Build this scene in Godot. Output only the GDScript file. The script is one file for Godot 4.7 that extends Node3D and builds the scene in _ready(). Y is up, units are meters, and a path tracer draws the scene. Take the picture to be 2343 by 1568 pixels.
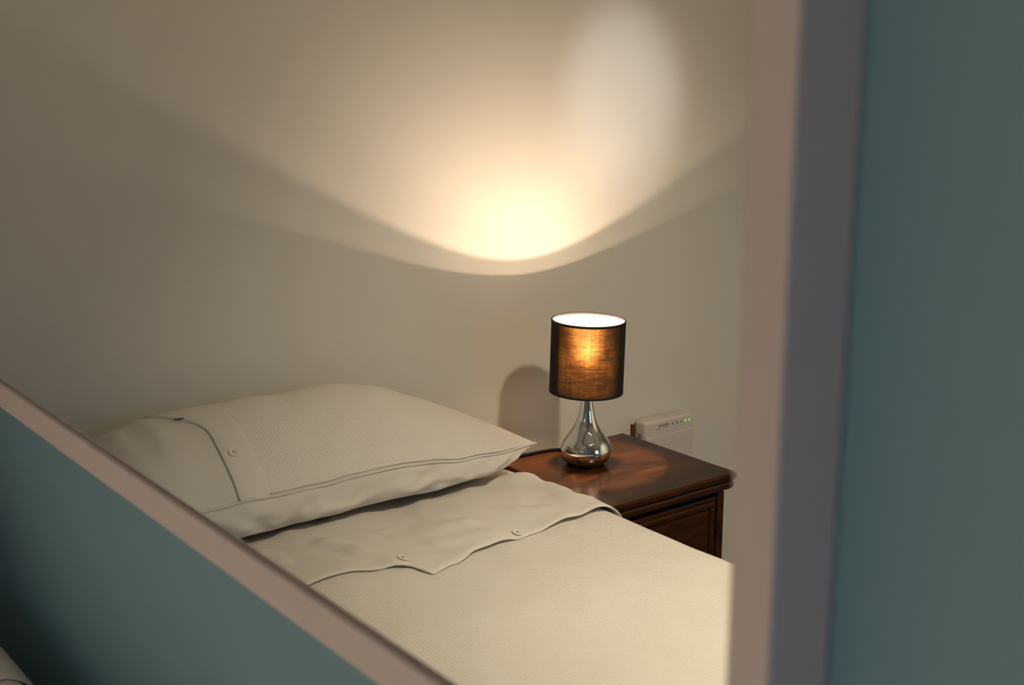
extends Node3D
# A bedroom corner seen in a wall mirror. The wall with the mirror is the plane x = 0, the room is at x < 0,
# the head of the bed is towards -z, the floor is y = 0. Units are metres.

const GLASS_X := -0.039          # front of the mirror glass
const HEAD_Z := -1.94            # face of the wall behind the bed
const BED_Y := 0.57              # top of the bedspread
const STAND_Y := 0.55            # top of the bedside table
const LAMP := Vector3(-1.105, STAND_Y, -1.729)

var M := {}
var noise := FastNoiseLite.new()


func _ready():
	set_camera()
	set_sky()
	make_materials()
	build_room()
	build_window()
	build_spotlight_bar()
	build_mirror()
	build_bed()
	build_bedspread()
	build_pillow()
	build_bedside_table()
	build_lamp()
	build_router()


# ---------------------------------------------------------------- camera, sky

func set_camera():
	var c := Camera3D.new()
	c.name = "camera"
	c.position = Vector3(-0.465, 1.298, 0.0)
	c.rotation_degrees = Vector3(-12.72, -37.3, 0.0)
	c.fov = 30.27
	c.near = 0.05
	c.far = 60.0
	var a := CameraAttributesPhysical.new()
	a.frustum_focal_length = 44.36
	a.exposure_aperture = 6.0
	a.frustum_focus_distance = 2.36
	a.frustum_near = 0.05
	a.frustum_far = 60.0
	c.attributes = a
	add_child(c)
	c.current = true


func set_sky():
	var e := Environment.new()
	e.background_mode = Environment.BG_SKY
	var s := ProceduralSkyMaterial.new()
	s.sky_top_color = Color(0.42, 0.56, 0.82)
	s.sky_horizon_color = Color(0.66, 0.77, 0.92)
	s.ground_bottom_color = Color(0.16, 0.17, 0.17)
	s.ground_horizon_color = Color(0.42, 0.47, 0.52)
	s.sky_energy_multiplier = 2.0
	s.ground_energy_multiplier = 1.4
	var sky := Sky.new()
	sky.sky_material = s
	e.sky = sky
	e.tonemap_mode = Environment.TONE_MAPPER_LINEAR
	e.tonemap_exposure = 1.15
	e.sdfgi_enabled = true
	e.ssao_enabled = true
	e.ssil_enabled = true
	var w := WorldEnvironment.new()
	w.name = "world"
	w.environment = e
	add_child(w)


# ---------------------------------------------------------------- helpers

func tag(o: Node, label: String, category: String, group := ""):
	o.set_meta("label", label)
	o.set_meta("category", category)
	if group:
		o.set_meta("group", group)
	return o


func thing(called: String, at: Vector3, label: String, category: String) -> Node3D:
	var o := Node3D.new()
	o.name = called
	o.position = at
	add_child(o, true)
	tag(o, label, category)
	return o


func part(called: String, mesh: Mesh, m: Material, parent: Node = self, at := Vector3.ZERO, label := "") -> MeshInstance3D:
	var o := MeshInstance3D.new()
	o.name = called
	o.mesh = mesh
	o.material_override = null
	for k in mesh.get_surface_count():
		o.set_surface_override_material(k, m)
	o.position = at
	parent.add_child(o, true)
	if label:
		o.set_meta("label", label)
	return o


func structure(called: String, mesh: Mesh, m: Material, at := Vector3.ZERO, label := "", category := "") -> MeshInstance3D:
	var o := part(called, mesh, m, self, at, label)
	o.set_meta("kind", "structure")
	if category:
		o.set_meta("category", category)
	return o


# a box with rounded edges; r is the radius of the edge
func rbox(size: Vector3, r: float) -> ArrayMesh:
	var st := SurfaceTool.new()
	st.begin(Mesh.PRIMITIVE_TRIANGLES)
	var h := size * 0.5
	r = minf(r, minf(h.x, minf(h.y, h.z)) * 0.98)
	var base := 0
	for axis in 3:
		for sgn in [-1.0, 1.0]:
			var ua := (axis + 1) % 3
			var va := (axis + 2) % 3
			var us := [-h[ua], -h[ua] + r * 0.42, -h[ua] + r, h[ua] - r, h[ua] - r * 0.42, h[ua]]
			var vs := [-h[va], -h[va] + r * 0.42, -h[va] + r, h[va] - r, h[va] - r * 0.42, h[va]]
			for i in 6:
				for j in 6:
					var p := Vector3.ZERO
					p[axis] = sgn * h[axis]
					p[ua] = us[i]
					p[va] = vs[j]
					var inner := p.clamp(-h + Vector3.ONE * r, h - Vector3.ONE * r)
					var n := (p - inner).normalized()
					st.set_normal(n)
					st.set_uv(Vector2(p[ua], p[va]))
					st.add_vertex(inner + n * r)
			for i in 5:
				for j in 5:
					var a := base + i * 6 + j
					var b := a + 6
					if sgn > 0:
						for k in [a, a + 1, b, b, a + 1, b + 1]:
							st.add_index(k)
					else:
						for k in [a, b, a + 1, b, b + 1, a + 1]:
							st.add_index(k)
			base += 36
	return st.commit()


# a profile of Vector2(radius, height) turned round the y axis
func lathe(profile: Array, sides := 64) -> ArrayMesh:
	var st := SurfaceTool.new()
	st.begin(Mesh.PRIMITIVE_TRIANGLES)
	var n := profile.size()
	for i in sides + 1:
		var a := TAU * i / sides
		for j in n:
			var p: Vector2 = profile[j]
			st.set_uv(Vector2(float(i) / sides, float(j) / (n - 1)))
			st.set_smooth_group(0)
			st.add_vertex(Vector3(p.x * cos(a), p.y, p.x * sin(a)))
	for i in sides:
		for j in n - 1:
			var a := i * n + j
			var b := a + n
			for k in [a, b, a + 1, b, b + 1, a + 1]:
				st.add_index(k)
	st.generate_normals()
	return st.commit()


# a smooth line through points, for lathe profiles
func curve2(points: Array, steps := 6) -> Array:
	var out := []
	for i in points.size() - 1:
		var p0: Vector2 = points[maxi(i - 1, 0)]
		var p1: Vector2 = points[i]
		var p2: Vector2 = points[i + 1]
		var p3: Vector2 = points[mini(i + 2, points.size() - 1)]
		for k in steps:
			out.append(p1.cubic_interpolate(p2, p0, p3, float(k) / steps))
	out.append(points[-1])
	return out


func tube(points: Array, r: float, sides := 10) -> ArrayMesh:
	var c := Curve3D.new()
	for i in points.size():
		var p: Vector3 = points[i]
		var before: Vector3 = points[maxi(i - 1, 0)]
		var after: Vector3 = points[mini(i + 1, points.size() - 1)]
		var t := (after - before) / 6.0
		c.add_point(p, -t, t)
	c.bake_interval = 0.006
	var line := c.get_baked_points()
	var st := SurfaceTool.new()
	st.begin(Mesh.PRIMITIVE_TRIANGLES)
	for i in line.size():
		var d := (line[mini(i + 1, line.size() - 1)] - line[maxi(i - 1, 0)]).normalized()
		var s := d.cross(Vector3.UP if absf(d.y) < 0.95 else Vector3.RIGHT).normalized()
		var u := s.cross(d).normalized()
		for k in sides:
			var a := TAU * k / sides
			var n := s * cos(a) + u * sin(a)
			st.set_normal(n)
			st.set_uv(Vector2(float(k) / sides, i * 0.01))
			st.add_vertex(line[i] + n * r)
	for i in line.size() - 1:
		for k in sides:
			var a := i * sides + k
			var b := i * sides + (k + 1) % sides
			for q in [a, b, a + sides, b, b + sides, a + sides]:
				st.add_index(q)
	return st.commit()


# a surface from rows of points, with texture coordinates in metres; flip turns its front round
func sheet(rows: Array, uvs: Array, flip := false, smooth := true) -> ArrayMesh:
	var st := SurfaceTool.new()
	st.begin(Mesh.PRIMITIVE_TRIANGLES)
	var n: int = rows[0].size()
	for i in rows.size():
		for j in n:
			st.set_uv(uvs[i][j])
			st.set_smooth_group(0 if smooth else -1)
			st.add_vertex(rows[i][j])
	for i in rows.size() - 1:
		for j in n - 1:
			var a := i * n + j
			var b := a + n
			var order := [a, b, a + 1, b, b + 1, a + 1] if flip else [a, a + 1, b, b, a + 1, b + 1]
			for k in order:
				st.add_index(k)
	st.generate_normals()
	return st.commit()


func material(albedo: Color, rough := 0.8, metallic := 0.0) -> StandardMaterial3D:
	var m := StandardMaterial3D.new()
	m.albedo_color = albedo
	m.roughness = rough
	m.metallic = metallic
	return m


func texture(im: Image) -> ImageTexture:
	return ImageTexture.create_from_image(im)


func noise_at(p: Vector3, frequency: float, sd := 3) -> float:
	noise.seed = sd
	noise.frequency = 1.0
	noise.noise_type = FastNoiseLite.TYPE_SIMPLEX_SMOOTH
	noise.fractal_type = FastNoiseLite.FRACTAL_NONE
	return noise.get_noise_3dv(p * frequency)


# ---------------------------------------------------------------- materials

func make_materials():
	# painted plaster: faint roller texture
	var plaster := Image.create(256, 256, false, Image.FORMAT_L8)
	var n := FastNoiseLite.new()
	n.seed = 5
	n.noise_type = FastNoiseLite.TYPE_SIMPLEX_SMOOTH
	n.frequency = 0.035
	n.fractal_octaves = 3
	plaster = n.get_seamless_image(256, 256)
	var plaster_tex := texture(plaster)
	for paint in {"cream": Color(0.80, 0.787, 0.752), "blue": Color(0.485, 0.645, 0.715), "ceiling": Color(0.88, 0.87, 0.84), "cream_far": Color(0.80, 0.787, 0.752)}.keys():
		var c: Color = {"cream": Color(0.80, 0.787, 0.752), "blue": Color(0.485, 0.645, 0.715), "ceiling": Color(0.88, 0.87, 0.84), "cream_far": Color(0.80, 0.787, 0.752)}[paint]
		var m := material(c, 0.62 if paint == "blue" else 0.75)
		if paint == "cream":
			m.uv1_scale = Vector3.ONE * 12.0
			m.heightmap_enabled = true
			m.heightmap_texture = plaster_tex
			m.heightmap_scale = 0.018
		M[paint] = m
	M["white_paint"] = material(Color(0.81, 0.775, 0.78), 0.42)
	M["skirting"] = material(Color(0.86, 0.85, 0.82), 0.4)
	M["carpet"] = material(Color(0.50, 0.44, 0.37), 0.95)
	M["mirror"] = material(Color(0.93, 0.94, 0.93), 0.0, 1.0)
	M["chrome"] = material(Color(0.88, 0.88, 0.89), 0.03, 1.0)
	M["brushed"] = material(Color(0.70, 0.70, 0.70), 0.25, 1.0)
	M["black_plastic"] = material(Color(0.025, 0.025, 0.025), 0.6)
	M.black_plastic.metallic_specular = 0.15
	M["white_plastic"] = material(Color(0.76, 0.735, 0.71), 0.38)
	M["button"] = material(Color(0.85, 0.83, 0.80), 0.35)
	M["grey_plastic"] = material(Color(0.52, 0.50, 0.45), 0.5)
	M["print_dark"] = material(Color(0.23, 0.21, 0.22), 0.6)
	M["print_olive"] = material(Color(0.60, 0.56, 0.20), 0.6)
	M["dark_hole"] = material(Color(0.10, 0.09, 0.08), 0.9)
	M["bed_wood"] = material(Color(0.36, 0.22, 0.13), 0.5)
	M["red_wood"] = material(Color(0.42, 0.17, 0.06), 0.55)

	# woven cotton
	var weave := Image.create(128, 128, false, Image.FORMAT_L8)
	for y in 128:
		for x in 128:
			var over := sin(TAU * x / 8.0) * sin(TAU * y / 8.0)
			weave.set_pixel(x, y, Color.from_hsv(0, 0, 0.985 + 0.015 * over))
	var cotton := material(Color(0.84, 0.82, 0.79), 0.85)
	cotton.uv1_scale = Vector3.ONE * (1.0 / 0.012)
	cotton.albedo_texture = texture(weave)
	M["cotton"] = cotton

	# waffle weave: square cells, 8 by 8 in the picture, with uneven depth
	var waffle := Image.create(256, 256, false, Image.FORMAT_L8)
	var rng := RandomNumberGenerator.new()
	rng.seed = 11
	var deep := []
	for k in 64:
		deep.append(rng.randf_range(0.65, 1.0))
	for y in 256:
		for x in 256:
			var u := fposmod(x / 32.0, 1.0) - 0.5
			var v := fposmod(y / 32.0, 1.0) - 0.5
			var d: float = deep[(y / 32) * 8 + x / 32]
			var cell := pow(maxf(0.0, cos(u * PI)), 0.8) * pow(maxf(0.0, cos(v * PI)), 0.8)
			waffle.set_pixel(x, y, Color.from_hsv(0, 0, clampf(1.0 - cell * d, 0.0, 1.0)))
	var wf := material(Color(0.84, 0.82, 0.79), 0.85)
	wf.uv1_scale = Vector3.ONE * (1.0 / (8 * 0.0056))
	wf.heightmap_enabled = true
	wf.heightmap_texture = texture(waffle)
	wf.heightmap_scale = 0.085
	M["waffle"] = wf

	# polished reddish brown wood, the grain runs along u
	var grain := Image.create(512, 512, false, Image.FORMAT_RGB8)
	var g1 := FastNoiseLite.new()
	g1.seed = 21
	g1.frequency = 1.0
	g1.fractal_octaves = 3
	for y in 512:
		for x in 512:
			var bend := g1.get_noise_2d(x * 0.004, y * 0.006) * 26.0
			var broad := g1.get_noise_2d(x * 0.0022, (y + bend) * 0.022)
			var fine := g1.get_noise_2d(x * 0.010, (y + bend) * 0.17 + 50.0)
			var pore := g1.get_noise_2d(x * 0.03 + 9.0, y * 0.5)
			var t := clampf(0.5 + broad * 0.5 + fine * 0.32 + pore * 0.15, 0.0, 1.0)
			grain.set_pixel(x, y, Color(0.095, 0.052, 0.026).lerp(Color(0.275, 0.145, 0.058), t))
	var wood := material(Color(1, 1, 1), 0.2)
	wood.albedo_texture = texture(grain)
	wood.uv1_triplanar = true
	wood.uv1_scale = Vector3.ONE * 1.9
	wood.metallic_specular = 0.28
	M["wood"] = wood

	# the shade: dark slubbed cloth that lets light through forwards, and a white lining
	var slub := Image.create(512, 256, false, Image.FORMAT_RGB8)
	var g2 := FastNoiseLite.new()
	g2.seed = 33
	g2.frequency = 1.0
	g2.fractal_octaves = 2
	for y in 256:
		for x in 512:
			var a := TAU * x / 512.0
			var ring := Vector2(cos(a), sin(a))
			var t := 0.55 + 0.55 * g2.get_noise_3d(ring.x * 2.2, ring.y * 2.2, y * 0.16)
			t += 0.35 * g2.get_noise_3d(ring.x * 6.0, ring.y * 6.0, y * 0.55 + 40.0)
			t += 0.35 * g2.get_noise_3d(ring.x * 0.7 + 7.0, ring.y * 0.7, y * 0.045 + 80.0)
			t += 0.18 * g2.get_noise_2d(x * 0.9, y * 0.05)
			t = clampf(t, 0.0, 1.0)
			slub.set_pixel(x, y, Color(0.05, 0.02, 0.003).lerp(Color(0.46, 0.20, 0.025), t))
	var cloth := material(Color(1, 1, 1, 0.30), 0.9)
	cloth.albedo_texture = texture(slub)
	cloth.refraction_enabled = true
	cloth.refraction_scale = 0.03
	cloth.transparency = BaseMaterial3D.TRANSPARENCY_ALPHA
	cloth.metallic_specular = 0.2
	M["shade_cloth"] = cloth
	M["shade_trim"] = material(Color(0.035, 0.028, 0.024), 0.8)
	var lining := material(Color(0.66, 0.63, 0.58, 0.74), 0.7)
	lining.transparency = BaseMaterial3D.TRANSPARENCY_ALPHA
	M["lining"] = lining

	var pane := material(Color(1, 1, 1, 0.06), 0.02)
	pane.transparency = BaseMaterial3D.TRANSPARENCY_ALPHA
	M["pane"] = pane
	M["filament"] = glow(Color(1.0, 0.868, 0.75), 22000.0)
	M["lamp_face"] = glow(Color(1.0, 0.90, 0.76), 30.0)
	M["led"] = glow(Color(0.45, 0.95, 0.12), 0.8)


func glow(c: Color, energy: float) -> StandardMaterial3D:
	var m := material(c, 0.5)
	m.emission_enabled = true
	m.emission = c
	m.emission_energy_multiplier = energy
	return m


# ---------------------------------------------------------------- the room

func build_room():
	var x0 := -3.3      # face of the wall opposite the mirror
	var z1 := 2.7       # face of the wall beyond the foot of the bed
	var top := 2.45
	var cx := x0 / 2
	var cz := (HEAD_Z + z1) / 2
	var lx := -x0
	var lz := z1 - HEAD_Z
	structure("wall_right", box(Vector3(0.12, top, lz)), M.blue, Vector3(0.06, top / 2, cz), "blue painted wall carrying the white framed mirror", "wall")
	structure("wall_back", box(Vector3(lx + 0.24, top, 0.12)), M.cream, Vector3(cx, top / 2, HEAD_Z - 0.06), "cream painted wall behind the bed with a fan of lamplight", "wall")
	structure("wall_left", box(Vector3(0.12, top, lz)), M.cream_far, Vector3(x0 - 0.06, top / 2, cz), "cream wall opposite the mirror", "wall")
	structure("floor", box(Vector3(lx + 0.24, 0.1, lz + 0.24)), M.carpet, Vector3(cx, -0.05, cz), "beige carpeted bedroom floor", "floor")
	structure("ceiling", box(Vector3(lx + 0.24, 0.1, lz + 0.24)), M.ceiling, Vector3(cx, top + 0.05, cz), "flat white bedroom ceiling", "ceiling")
	var w := CSGBox3D.new()
	w.name = "wall_front"
	w.size = Vector3(lx + 0.24, top, 0.12)
	w.position = Vector3(cx, top / 2, z1 + 0.06)
	w.material = M.cream_far
	var hole := CSGBox3D.new()
	hole.name = "window_opening"
	hole.operation = CSGShape3D.OPERATION_SUBTRACTION
	hole.size = Vector3(1.2, 1.15, 0.3)
	hole.position = Vector3(-1.9 - cx, 1.5 - top / 2, 0)
	hole.material = M.cream_far
	w.add_child(hole)
	w.set_meta("kind", "structure")
	w.set_meta("label", "cream wall with the window beyond the foot of the bed")
	w.set_meta("category", "wall")
	add_child(w)
	structure("baseboard_back", rbox(Vector3(lx, 0.09, 0.014), 0.004), M.skirting, Vector3(cx, 0.045, HEAD_Z + 0.007), "white skirting board along the wall behind the bed", "baseboard")
	structure("baseboard_left", rbox(Vector3(0.014, 0.09, lz - 0.03), 0.004), M.skirting, Vector3(x0 + 0.007, 0.045, cz), "white skirting board opposite the mirror", "baseboard")
	structure("baseboard_right", rbox(Vector3(0.014, 0.09, lz - 0.03), 0.004), M.skirting, Vector3(-0.007, 0.045, cz), "white skirting board below the mirror wall", "baseboard")


func box(size: Vector3) -> BoxMesh:
	var b := BoxMesh.new()
	b.size = size
	return b


func build_window():
	var o := Node3D.new()
	o.name = "window_1"
	o.position = Vector3(-1.9, 1.5, 2.76)
	o.set_meta("kind", "structure")
	o.set_meta("label", "white casement window with bluish evening light")
	o.set_meta("category", "window")
	add_child(o)
	for s in [-1, 1]:
		part("window_frame", rbox(Vector3(0.05, 1.15, 0.06), 0.006), M.white_paint, o, Vector3(s * 0.575, 0, 0))
		part("window_frame", rbox(Vector3(1.1, 0.05, 0.06), 0.006), M.white_paint, o, Vector3(0, s * 0.55, 0))
		part("pane", box(Vector3(0.535, 1.05, 0.004)), M.pane, o, Vector3(s * 0.2825, 0, 0))
	part("mullion", rbox(Vector3(0.03, 1.05, 0.05), 0.006), M.white_paint, o)
	part("window_sill", rbox(Vector3(1.28, 0.025, 0.14), 0.006), M.white_paint, o, Vector3(0, -0.588, -0.09))


# a bar of small halogen spots under the ceiling, above and behind the camera
func build_spotlight_bar():
	var at := Vector3(-0.90, 2.45, -0.15)
	var o := thing("ceiling_spotlight_bar", at, "chrome bar of four small halogen spotlights on the ceiling", "ceiling light")
	part("ceiling_plate", lathe([Vector2(0, -0.022), Vector2(0.045, -0.022), Vector2(0.05, -0.012), Vector2(0.05, 0.0), Vector2(0, 0.0)], 32), M.brushed, o)
	part("bar", tube([Vector3(-0.36, -0.035, 0), Vector3(0, -0.035, 0), Vector3(0.36, -0.035, 0)], 0.009), M.brushed, o)
	# where each head points, its cone (half angle), softness, energy
	var heads := [
		[-0.33, Vector3(-1.375, 1.22, HEAD_Z), 5.6, 1.0, 1.9, Color(0.98, 0.97, 1.0), 0.025],
		[0.02, Vector3(-1.15, 0.60, -1.35), 30.0, 1.0, 2.4, Color(1.0, 0.925, 0.81), 0.055],
		[0.17, Vector3(-3.2, 0.7, 0.6), 42.0, 1.0, 12.0, Color(1.0, 0.925, 0.81), 0.04],
		[0.33, Vector3(-0.80, 0.57, -0.75), 25.0, 1.0, 2.6, Color(1.0, 0.925, 0.81), 0.04],
	]
	for h in heads:
		var here := Vector3(h[0], -0.085, 0)
		var aim: Vector3 = (h[1] - (at + here)).normalized()
		var head := part("spot_head", lathe([Vector2(0, 0.05), Vector2(0.018, 0.05), Vector2(0.03, 0.03), Vector2(0.034, -0.03), Vector2(0.034, -0.035), Vector2(0.031, -0.035), Vector2(0.029, -0.02), Vector2(0, -0.02)], 32), M.brushed, o, here)
		head.basis = Basis(Quaternion(Vector3.DOWN, aim))
		part("lamp_face", lathe([Vector2(0, -0.024), Vector2(0.026, -0.024), Vector2(0.026, -0.0225), Vector2(0, -0.0225)], 24), M.lamp_face, head)
		part("stem", tube([here, here + Vector3(0, 0.05, 0)], 0.005), M.brushed, o)
		var l := SpotLight3D.new()
		l.name = "spot_light"
		l.light_color = h[5]
		l.light_energy = h[4]
		l.light_size = h[6]
		l.spot_angle = h[2]
		l.spot_angle_attenuation = h[3]
		l.spot_range = 9.0
		l.spot_attenuation = 2.0
		l.shadow_enabled = true
		o.add_child(l, true)
		l.position = here + aim * 0.045
		l.basis = Basis(Quaternion(Vector3.FORWARD, aim))


# ---------------------------------------------------------------- the mirror

func build_mirror():
	# outer edges: z from -1.86 to -0.356, y from 0.866 to 2.05; the frame stands 45 mm off the wall
	var z0 := -1.86
	var z1 := -0.356
	var y0 := 0.866
	var y1 := 2.06
	var w := 0.0315
	var ws := 0.0265
	var t := 0.044
	var fx := -t / 2 - 0.001
	var cz := (z0 + z1) / 2
	var cy := (y0 + y1) / 2
	var o := thing("wall_mirror", Vector3(0, y0, cz), "large mirror in a deep white wooden frame on the blue wall", "mirror")
	var base := Vector3(0, y0, cz)
	part("glass", box(Vector3(0.004, y1 - y0 - 2 * w - 0.004, z1 - z0 - 2 * ws)), M.mirror, o, Vector3(GLASS_X + 0.002, cy, cz) - base, "mirror glass reflecting the bed, lamp and bedside table")
	part("backing_board", box(Vector3(0.006, y1 - y0 - 0.02, z1 - z0 - 0.02)), M.dark_hole, o, Vector3(-0.0315, cy, cz) - base)
	part("frame_rail", rbox(Vector3(t, w, z1 - z0), 0.0018), M.white_paint, o, Vector3(fx, y0 + w / 2, cz) - base)
	part("frame_rail", rbox(Vector3(t, w, z1 - z0), 0.0018), M.white_paint, o, Vector3(fx, y1 - w / 2, cz) - base)
	part("frame_stile", rbox(Vector3(t, y1 - y0 - 2 * w, ws), 0.0018), M.white_paint, o, Vector3(fx, cy, z1 - ws / 2) - base)
	part("frame_stile", rbox(Vector3(t, y1 - y0 - 2 * w, ws), 0.0018), M.white_paint, o, Vector3(fx, cy, z0 + ws / 2) - base)


# ---------------------------------------------------------------- the bed

const BED_X0 := -0.952    # edge beside the table
const BED_X1 := -0.075    # edge beside the blue wall

func build_bed():
	var cx := (BED_X0 + BED_X1) / 2
	var w := BED_X1 - BED_X0 - 0.03
	var b := thing("bed_frame", Vector3(cx, 0, -0.955), "low wooden bed base under the white mattress", "bed")
	part("base", rbox(Vector3(w - 0.02, 0.12, 1.92), 0.01), M.bed_wood, b, Vector3(0, 0.24, 0))
	for sx in [-1, 1]:
		for sz in [-1, 1]:
			part("leg", rbox(Vector3(0.05, 0.18, 0.05), 0.006), M.bed_wood, b, Vector3(sx * (w / 2 - 0.06), 0.09, sz * 0.88))
	var m := part("mattress", rbox(Vector3(w, 0.25, 1.95), 0.035), M.cotton, self, Vector3(cx, 0.426, -0.955))
	tag(m, "white mattress on the wooden bed base", "mattress")


# how far a sheet that hangs over an edge has come: (outwards, downwards) after s metres past the start of the bend
func over_edge(s: float, r: float) -> Vector2:
	if s <= 0.0:
		return Vector2(s, 0)
	if s < r * PI / 2:
		var a := s / r
		return Vector2(r * sin(a), r * (1.0 - cos(a)))
	return Vector2(r, r + s - r * PI / 2)


# a point of cloth lying on the bed: a across (0 at the table side edge), z along
func cloth_point(a: float, z: float, lift: float, r: float, x0: float, x1: float) -> Vector3:
	var wide := x1 - x0
	var x := 0.0
	var down := 0.0
	if a < r:
		var e := over_edge(r - a, r)
		x = x0 + r - e.x
		down = e.y
	elif a > wide - r:
		var e := over_edge(a - (wide - r), r)
		x = x1 - r + e.x
		down = e.y
	else:
		x = x0 + a
	return Vector3(x, BED_Y + lift - down, z)


func soft_height(x: float, z: float) -> float:
	return 0.005 * noise_at(Vector3(x, 0, z), 4.0, 8) + 0.0025 * noise_at(Vector3(x * 1.4, 2, z * 0.7), 11.0, 9)


func build_bedspread():
	var o := thing("bedspread", Vector3((BED_X0 + BED_X1) / 2, 0.1, -0.7), "white waffle weave bedspread with a turned back plain band", "bedspread")
	var base := o.position
	var wide := BED_X1 - BED_X0
	# main sheet
	var rows := []
	var uvs := []
	var foot := 0.04
	var zs := []
	var z := -1.76
	while z < foot + 0.26:
		zs.append(z)
		z += 0.02
	for zz in zs:
		var row := []
		var uv := []
		var e := over_edge(zz - (foot - 0.03), 0.03)
		var at_z: float = zz if zz < foot - 0.03 else foot - 0.03 + e.x
		var down := 0.0 if zz < foot - 0.03 else e.y
		var n := 90
		for k in n + 1:
			var a: float = lerpf(-0.30, wide + 0.22, float(k) / n)
			var p := cloth_point(a, at_z, 0.0, 0.035, BED_X0, BED_X1)
			var on_top := clampf((p.y - BED_Y + 0.03) / 0.03, 0.0, 1.0)
			p.y += soft_height(p.x, p.z) * on_top - down
			if on_top < 1.0:
				p.x += 0.006 * noise_at(Vector3(0, p.y, p.z), 6.0, 4) * (1.0 - on_top) * signf(a - wide / 2) * -1.0
			row.append(p - base)
			uv.append(Vector2(a, zz))
		rows.append(row)
		uvs.append(uv)
	part("waffle_sheet", sheet(rows, uvs), M.waffle, o)

	# the band of plain cotton turned back below the pillow
	var edge := [[0.29, -1.475], [0.345, -1.478], [0.37, -1.490], [0.435, -1.492], [0.501, -1.477], [0.538, -1.464], [0.545, -1.442], [0.555, -1.428], [0.60, -1.435], [0.665, -1.456], [0.735, -1.461], [0.81, -1.468], [0.848, -1.470], [0.883, -1.469], [0.96, -1.457]]
	rows = []
	uvs = []
	var n := 150
	for k in n + 1:
		var a: float = lerpf(-0.16, wide + 0.14, float(k) / n)
		var row := []
		var uv := []
		var across := BED_X0 + a
		var ze := edge_at(edge, -across)
		var m := 44
		for j in m + 1:
			var v := float(j) / m
			var p := band_point(a, v, ze)
			var zz := p.z
			row.append(p - base)
			uv.append(Vector2(a, zz))
		# the hem: a short turn down and under, so that the edge has thickness
		var last: Vector3 = row[m]
		row.append(last + Vector3(0, -0.0015, 0.0012))
		row.append(last + Vector3(0, -0.0025, 0.0006))
		row.append(last + Vector3(0, -0.003, -0.02))
		uv.append(Vector2(a, ze + 0.002))
		uv.append(Vector2(a, ze + 0.004))
		uv.append(Vector2(a, ze + 0.024))
		rows.append(row)
		uvs.append(uv)
	part("turned_back_band", sheet(rows, uvs, true), M.cotton, o, Vector3.ZERO, "plain cotton band turned back below the pillow")
	for spot in [[-0.537, -1.482], [-0.741, -1.472]]:
		var a: float = spot[0] - BED_X0
		var ze := edge_at(edge, -spot[0])
		var v: float = (spot[1] + 1.745) / (ze + 1.745)
		var p := band_point(a, v, ze)
		var n1 := (band_point(a, v + 0.02, ze) - p).cross(band_point(a + 0.01, v, ze) - p).normalized()
		button(o, p + n1 * 0.0012 - base, n1)


# a point of the turned back band: a across the bed, v from under the pillow (0) to the hem (1)
func band_point(a: float, v: float, ze: float) -> Vector3:
	var wide := BED_X1 - BED_X0
	var across := BED_X0 + a
	var zz := lerpf(-1.745, ze, v)
	var near := smoothstep(0.55, 1.0, v)
	# long soft folds that run down from the pillow, and a lifted hem
	var f := 0.014 * noise_at(Vector3(across * 1.0 + 0.25 * zz, 0, zz * 0.35), 9.0, 14) + 0.004 * noise_at(Vector3(across, 1, zz), 17.0, 15)
	var lift := 0.005 + (0.5 * f + absf(f) * 0.9) * (1.0 - 0.45 * near)
	lift *= smoothstep(0.02, 0.30, v) * 0.8 + 0.2
	if v > 0.985:
		lift -= 0.0015
	var p := cloth_point(a, zz, 0.0, 0.040, BED_X0 - 0.003, BED_X1 + 0.003)
	var on_top := clampf((p.y - BED_Y + 0.035) / 0.035, 0.0, 1.0)
	p.y += lift * on_top + soft_height(p.x, p.z) * on_top
	p.x += (0.004 + absf(f) * 0.5) * (1.0 - on_top) * signf(a - wide / 2)
	return p


func edge_at(points: Array, x: float) -> float:
	if x <= points[0][0]:
		return points[0][1]
	for i in points.size() - 1:
		if x <= points[i + 1][0]:
			var t: float = (x - points[i][0]) / (points[i + 1][0] - points[i][0])
			return lerpf(points[i][1], points[i + 1][1], smoothstep(0.0, 1.0, t))
	return points[-1][1]


func button(parent: Node, at: Vector3, up: Vector3):
	var b := part("button", lathe(curve2([Vector2(0.0, 0.0015), Vector2(0.0045, 0.0014), Vector2(0.006, 0.0024), Vector2(0.0078, 0.0024), Vector2(0.0085, 0.0012), Vector2(0.0078, 0.0), Vector2(0.0, 0.0)], 4), 28), M.button, parent, at)
	b.basis = Basis(Quaternion(Vector3.UP, up))
	for k in 4:
		var a := TAU * k / 4 + 0.6
		part("thread_hole", lathe([Vector2(0, 0.0021), Vector2(0.0007, 0.0021), Vector2(0.0007, 0.0012)], 8), M.dark_hole, b, Vector3(cos(a), 0, sin(a)) * 0.0018)


# ---------------------------------------------------------------- the pillow

# sizes along x: 0 at the tip beside the table, 1 at the end beside the blue wall
const PILLOW_TIP := -0.953
const PILLOW_END := -0.14

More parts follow.
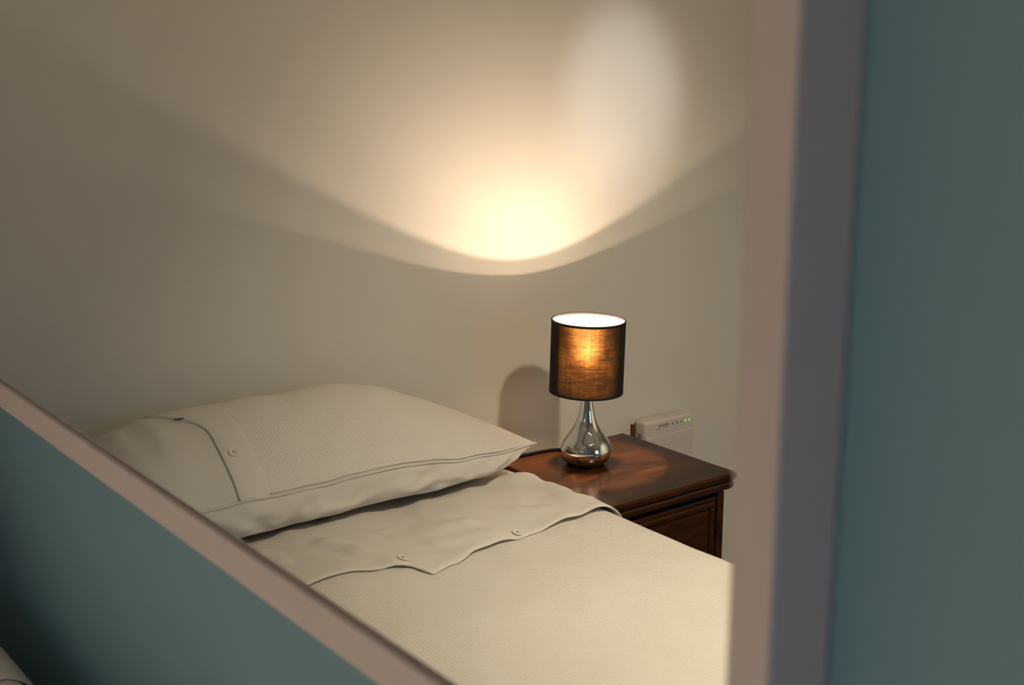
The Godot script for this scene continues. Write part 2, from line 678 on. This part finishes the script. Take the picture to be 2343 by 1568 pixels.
func pillow_point(x: float, v: float, out := 0.0) -> Vector3:
	# v runs round the cross-section: 0 front seam, 1 back seam over the top, -1 back seam below
	var from_tip := x - PILLOW_TIP
	var from_end := PILLOW_END - x
	var e := clampf(from_tip / 0.31, 0.0, 1.0)
	var g := clampf(from_end / 0.18, 0.0, 1.0)
	var high := (1.0 - pow(1.0 - e, 1.5)) * (1.0 - pow(1.0 - g, 2.2))
	var low := (1.0 - pow(1.0 - clampf(from_tip / 0.14, 0.0, 1.0), 2.0)) * (1.0 - pow(1.0 - clampf(from_end / 0.14, 0.0, 1.0), 2.0))
	var seam_y := BED_Y + 0.058 + 0.022 * smoothstep(0.0, 0.35, from_tip) + 0.0025 * noise_at(Vector3(x, 0, 0), 12.0, 41)
	var seam_z := -1.663 - 0.028 * (1.0 - smoothstep(0.0, 0.12, from_tip)) - 0.02 * (1.0 - smoothstep(0.0, 0.1, from_end)) + 0.004 * noise_at(Vector3(x, 5, 0), 7.0, 42)
	var back_z := HEAD_Z + 0.012 + 0.03 * (1.0 - smoothstep(0.0, 0.2, from_tip)) + 0.03 * (1.0 - smoothstep(0.0, 0.15, from_end))
	if v >= 0.0:
		var t := v
		var rise := 0.0
		if t < 0.66:
			rise = pow(1.0 - pow(1.0 - t / 0.66, 2.0), 0.80)
		else:
			rise = 1.0 - 0.75 * pow((t - 0.66) / 0.34, 2.4)
		var y := seam_y + (0.099 * high + 0.002) * rise
		var zz := lerpf(seam_z, back_z, t)
		y += 0.0025 * noise_at(Vector3(x, 0, zz), 8.0, 43) * high
		# loose plain cloth beyond the button band
		y += 0.005 * noise_at(Vector3(x * 1.6, 0, zz * 0.5), 11.0, 46) * smoothstep(-0.36, -0.28, x) * g
		var n := Vector3(-0.25 * (1.0 - e), 1.0, 1.0 - t * 1.4).normalized()
		return Vector3(x, y, zz) + n * out
	# below the front seam: bulge, tuck in to the line of contact, flat underside, back
	var t := -v
	var drop := (seam_y - BED_Y - 0.015) * low
	var crease := 0.009 * noise_at(Vector3(x * 1.0 - t * 0.10, t * 0.3, 0), 14.0, 44) + 0.003 * noise_at(Vector3(x + t * 0.1, 3, t * 0.3), 26.0, 45)
	if t < 0.45:
		var q := t / 0.45
		var zin := 0.008 * sin(q * PI) * low - 0.045 * pow(q, 2.2) * low
		return Vector3(x, seam_y - drop * sin(q * PI / 2) , seam_z + zin + crease * sin(q * PI) * low)
	var q := (t - 0.45) / 0.55
	var z_contact := seam_z - 0.045 * low
	var y_back := seam_y + (0.099 * high + 0.002) * 0.25
	var lift := (y_back - (seam_y - drop)) * pow(q, 6.0)
	return Vector3(x, seam_y - drop + lift, lerpf(z_contact, back_z, pow(q, 0.8)))


func pillow_patch(x0: float, x1: float, v0: float, v1: float, nx: int, nv: int, out: float, base: Vector3) -> ArrayMesh:
	var rows := []
	var uvs := []
	for i in nx + 1:
		var x := lerpf(x0, x1, float(i) / nx)
		var row := []
		var uv := []
		var run := 0.0
		for j in nv + 1:
			var p := pillow_point(x, lerpf(v0, v1, float(j) / nv), out)
			if j:
				run += p.distance_to(row[j - 1] + base)
			row.append(p - base)
			uv.append(Vector2(x, run))
		rows.append(row)
		uvs.append(uv)
	return sheet(rows, uvs)


func build_pillow():
	var base := Vector3((PILLOW_TIP + PILLOW_END) / 2, BED_Y, -1.8)
	var o := thing("pillow", base, "plump white pillow with waffle weave top leaning against the cream wall", "pillow")
	# the case: plain cotton all round
	part("pillow_case", pillow_patch(PILLOW_TIP, PILLOW_END, -1.0, 1.0, 150, 110, 0.0, base), M.cotton, o)
	# waffle panel on the upper face, from the tip to the button band
	part("waffle_panel", pillow_patch(PILLOW_TIP + 0.006, -0.419, 0.006, 0.985, 110, 60, 0.0022, base), M.waffle, o, Vector3.ZERO, "waffle weave upper face")
	# the button band: a strip of plain cotton with a raised edge
	var rows := []
	var uvs := []
	for k in 7:
		var f: float = [0.0, 0.0, 0.04, 0.35, 0.65, 0.96, 1.0][k]
		var out: float = [0.0, 0.0034, 0.0042, 0.0036, 0.0034, 0.0034, 0.0026][k]
		var row := []
		var uv := []
		for j in 61:
			var v := lerpf(0.0, 0.985, j / 60.0)
			var left := -0.370 + 0.002 * sin(v * 9.0) + 0.055 * smoothstep(0.35, 0.8, v)
			var right := -0.420
			row.append(pillow_point(lerpf(left, right, f), v, out) - base)
			uv.append(Vector2(f * 0.05, v * 0.35))
		rows.append(row)
		uvs.append(uv)
	part("button_band", sheet(rows, uvs, true), M.cotton, o, Vector3.ZERO, "plain button band across the pillow")
	# the piped seam along the front edge
	var line := []
	for k in 41:
		line.append(pillow_point(lerpf(PILLOW_TIP, PILLOW_END, k / 40.0), 0.0) + Vector3(0, 0.0005, 0.001) - base)
	part("piping", tube(line, 0.0019, 8), M.cotton, o)
	var p := pillow_point(-0.388, 0.20, 0.004)
	button(o, p - base, Vector3(0.0, 0.8, 0.6).normalized())
	var h := pillow_point(-0.345, 0.56, 0.0042)
	var slit := part("button_hole", rbox(Vector3(0.016, 0.0012, 0.003), 0.0005), M.dark_hole, o, h - base)
	slit.rotation.y = 0.2


# ---------------------------------------------------------------- bedside table

func build_bedside_table():
	var x0 := -1.296
	var x1 := -0.978
	var z0 := -1.836
	var z1 := -1.52
	var cx := (x0 + x1) / 2
	var cz := (z0 + z1) / 2
	var w := x1 - x0
	var d := z1 - z0
	var base := Vector3(cx, 0, cz)
	var o := thing("bedside_table", base, "polished dark reddish brown wooden bedside table carrying the lamp", "bedside table")
	part("table_top", rbox(Vector3(w, 0.014, d), 0.004), M.wood, o, Vector3(0, STAND_Y - 0.007, 0))
	part("top_moulding", rbox(Vector3(w - 0.006, 0.018, d - 0.006), 0.007), M.wood, o, Vector3(0, STAND_Y - 0.0235, 0))
	var h := STAND_Y - 0.037
	for s in [-1, 1]:
		part("side_panel", rbox(Vector3(0.018, h, d - 0.032), 0.003), M.wood, o, Vector3(s * (w / 2 - 0.030), h / 2 + 0.002, 0.004))
	part("back_panel", rbox(Vector3(w - 0.08, h - 0.06, 0.01), 0.002), M.wood, o, Vector3(0, h / 2 + 0.03, -d / 2 + 0.016))
	part("plinth", rbox(Vector3(w - 0.082, 0.06, 0.018), 0.003), M.wood, o, Vector3(0, 0.031, d / 2 - 0.035))
	# three drawers with a raised border
	var y := h - 0.006
	for k in 3:
		var dh := 0.135
		var dr := part("drawer", rbox(Vector3(w - 0.082, dh, 0.02), 0.003), M.wood, o, Vector3(0, y - dh / 2, d / 2 - 0.024))
		for s in [-1, 1]:
			part("border_moulding", rbox(Vector3(w - 0.094, 0.012, 0.008), 0.004), M.wood, dr, Vector3(0, s * (dh / 2 - 0.013), 0.011))
			part("border_moulding", rbox(Vector3(0.012, dh - 0.038, 0.008), 0.004), M.wood, dr, Vector3(s * (w / 2 - 0.053), 0, 0.011))
		var kn := part("knob", lathe(curve2([Vector2(0, 0.024), Vector2(0.009, 0.022), Vector2(0.012, 0.016), Vector2(0.006, 0.008), Vector2(0.007, 0.0), Vector2(0, 0)], 4), 24), M.brushed, dr, Vector3(0, 0, 0.01))
		kn.rotation.x = PI / 2
		y -= dh + 0.012


# ---------------------------------------------------------------- lamp

func build_lamp():
	var o := thing("table_lamp", LAMP, "small chrome teardrop lamp with glowing black drum shade on the bedside table", "lamp")
	var k := 0.000818        # metres for one pixel of the photograph at the lamp
	var prof := [Vector2(0, 0.001), Vector2(0.030, 0.001), Vector2(0.0365, 0.004), Vector2(0.0445, 0.013), Vector2(0.0478, 0.0245), Vector2(0.0470, 0.034), Vector2(0.0425, 0.0455), Vector2(0.034, 0.0575), Vector2(0.0255, 0.070), Vector2(0.0195, 0.083), Vector2(0.0150, 0.100), Vector2(0.0118, 0.118), Vector2(0.0096, 0.138), Vector2(0.0088, 0.155), Vector2(0.0088, 0.165), Vector2(0, 0.165)]
	part("base", lathe(curve2(prof, 6), 96), M.chrome, o, Vector3.ZERO, "mirror bright chrome teardrop base")
	part("bulb_holder", lathe([Vector2(0, 0.164), Vector2(0.012, 0.164), Vector2(0.0135, 0.168), Vector2(0.0135, 0.181), Vector2(0.0105, 0.184), Vector2(0, 0.184)], 32), M.white_plastic, o)
	# small clear bulb with two short filaments
	var bulb := part("bulb", lathe(curve2([Vector2(0.009, 0.183), Vector2(0.0100, 0.200), Vector2(0.0165, 0.228), Vector2(0.0165, 0.242), Vector2(0.0105, 0.257), Vector2(0.004, 0.264), Vector2(0, 0.265)], 5), 32), M.pane, o)
	for f in [[0.2405, 0.0034], [0.2535, 0.0020]]:
		part("filament", lathe([Vector2(0, -0.0006), Vector2(f[1], -0.0006), Vector2(f[1], 0.0006), Vector2(0, 0.0006)], 16), M.filament, bulb, Vector3(0, f[0], 0))
	var l := OmniLight3D.new()
	l.name = "bulb_light"
	l.light_color = Color(1.0, 0.868, 0.75)
	l.light_energy = 0.05
	l.light_size = 0.01
	l.omni_range = 9.0
	l.omni_attenuation = 2.0
	l.shadow_enabled = true
	o.add_child(l)
	l.position = Vector3(0, 0.215, 0)
	# the shade
	var r := 0.0683
	var b := 0.140
	var t := 0.277
	var sh := part("shade", lathe([Vector2(r, b), Vector2(r, lerpf(b, t, 0.5)), Vector2(r, t)], 96), M.shade_cloth, o, Vector3.ZERO, "black slubbed drum shade glowing brown")
	part("lining", lathe([Vector2(r - 0.0012, b), Vector2(r - 0.0012, lerpf(b, t, 0.5)), Vector2(r - 0.0012, t)], 96), M.lining, sh, Vector3.ZERO, "white inside of the shade")
	for y in [b, t]:
		var s := 1.0 if y == b else -1.0
		var ring := [Vector2(r - 0.0019, y + s * 0.0042), Vector2(r - 0.0019, y), Vector2(r + 0.0007, y), Vector2(r + 0.0007, y + s * 0.0042), Vector2(r - 0.0001, y + s * 0.0042)]
		if s < 0.0:
			ring.reverse()
		part("trim_band", lathe(ring, 96), M.shade_trim, sh)
	# dark threads of the cloth, standing proud of its ground
	var st := SurfaceTool.new()
	st.begin(Mesh.PRIMITIVE_TRIANGLES)
	var rng := RandomNumberGenerator.new()
	rng.seed = 17
	var count := 420
	for i in count:
		var a := TAU * (i + rng.randf_range(-0.08, 0.08)) / count
		var half := TAU / count * rng.randf_range(0.20, 0.28)
		var ro := r + 0.00044
		var ri := r + 0.00005
		var c0 := Vector3(cos(a - half), 0, sin(a - half))
		var c1 := Vector3(cos(a + half), 0, sin(a + half))
		var up := Vector3(0, t - 0.002, 0)
		var dn := Vector3(0, b + 0.002, 0)
		for quad in [[c0 * ri, c0 * ro], [c0 * ro, c1 * ro], [c1 * ro, c1 * ri]]:
			for p in [quad[0] + dn, quad[1] + dn, quad[0] + up, quad[1] + dn, quad[1] + up, quad[0] + up]:
				st.set_smooth_group(-1)
				st.add_vertex(p)
	st.generate_normals()
	var threads := part("threads", st.commit(), M.shade_trim, sh, Vector3.ZERO, "dark upright threads of the shade cloth")
	threads.set_meta("kind", "stuff")
	# the shade sits a little askew on its holder
	var askew := Basis(Vector3(-sin(deg_to_rad(37.3)), 0, -cos(deg_to_rad(37.3))).normalized(), deg_to_rad(-1.4))
	sh.transform = Transform3D(askew, Vector3(0, 0.2, 0) - askew * Vector3(0, 0.2, 0))
	part("carrier_ring", lathe([Vector2(0.0137, 0.1745), Vector2(0.019, 0.1745), Vector2(0.019, 0.176), Vector2(0.0137, 0.176)], 32), M.white_plastic, sh)
	for q in 3:
		var a := TAU * q / 3 + 0.4
		var d := Vector3(cos(a), 0, sin(a))
		part("carrier_spoke", tube([d * 0.018 + Vector3(0, 0.175, 0), d * 0.045 + Vector3(0, 0.175, 0), d * (r - 0.002) + Vector3(0, 0.175, 0)], 0.001, 6), M.white_plastic, sh)
	# its lead: along the back of the table, then over the edge
	part("lead", tube([Vector3(-0.012, 0.004, -0.046), Vector3(-0.012, 0.0032, -0.075), Vector3(-0.004, 0.0032, -0.091), Vector3(0.022, 0.0032, -0.098), Vector3(0.058, 0.0035, -0.100), Vector3(0.090, 0.0035, -0.1035), Vector3(0.108, -0.004, -0.1115), Vector3(0.113, -0.05, -0.113), Vector3(0.11, -0.25, -0.12), Vector3(0.10, -0.5, -0.13)], 0.0032), M.black_plastic, o, Vector3.ZERO, "black lead running along the back of the table")


# ---------------------------------------------------------------- router

func build_router():
	# a flat white box fixed upright to the wall behind the table, with a strip of wood beside it
	var x1 := 0.387 - 1.806
	var x0 := 0.387 - 1.953
	var top := 1.298 - 0.7655
	var h := 0.20
	var cx := (x0 + x1) / 2
	var o := thing("router", Vector3(cx, top - h, HEAD_Z), "flat white internet router with two green lights behind the bedside table", "router")
	part("case", rbox(Vector3(x1 - x0, h, 0.036), 0.007), M.white_plastic, o, Vector3(0, h / 2, 0.0225))
	part("front_cover", rbox(Vector3(x1 - x0 - 0.006, h - 0.04, 0.003), 0.0012), M.white_plastic, o, Vector3(0, h / 2 - 0.0155, 0.0405))
	part("side_vent", rbox(Vector3(0.002, h - 0.03, 0.012), 0.0008), M.grey_plastic, o, Vector3((x1 - x0) / 2, h / 2 - 0.012, 0.022))
	for k in 5:
		var lit := k >= 3
		var led := part("indicator_light", lathe([Vector2(0, 0.001), Vector2(0.0022, 0.0008), Vector2(0.0022, 0.0), Vector2(0, 0.0)], 12), M.led if lit else M.grey_plastic, o, Vector3(0.387 - (1.888 + k * 0.0125) - cx, h - 0.0145, 0.0405), "small lit green light" if lit else "")
		led.rotation.x = PI / 2
	# lines of print too small to read
	var rng := RandomNumberGenerator.new()
	rng.seed = 4
	for k in 7:
		part("printed_mark", box(Vector3(0.0026, 0.0026 + rng.randf() * 0.0012, 0.0003)), M.print_dark, o, Vector3(0.387 - (1.848 + k * 0.0042) - cx, h - 0.0135, 0.0406))
	for k in 5:
		part("printed_mark", box(Vector3(0.0022, 0.0018 + rng.randf() * 0.0008, 0.0003)), M.print_olive, o, Vector3(0.387 - (1.859 + k * 0.0036) - cx, h - 0.0185, 0.0406))
	for k in 3:
		part("printed_mark", box(Vector3(0.0022, 0.0018, 0.0003)), M.print_dark, o, Vector3(0.387 - (1.842 + k * 0.0032) - cx, h - 0.0205, 0.0406))
	var s := part("wood_strip", rbox(Vector3(0.004, 0.19, 0.008), 0.0012), M.red_wood, self, Vector3(0.387 - 1.8015, top - 0.105, HEAD_Z + 0.0045))
	tag(s, "narrow reddish brown wooden strip on the wall beside the router", "wood strip")
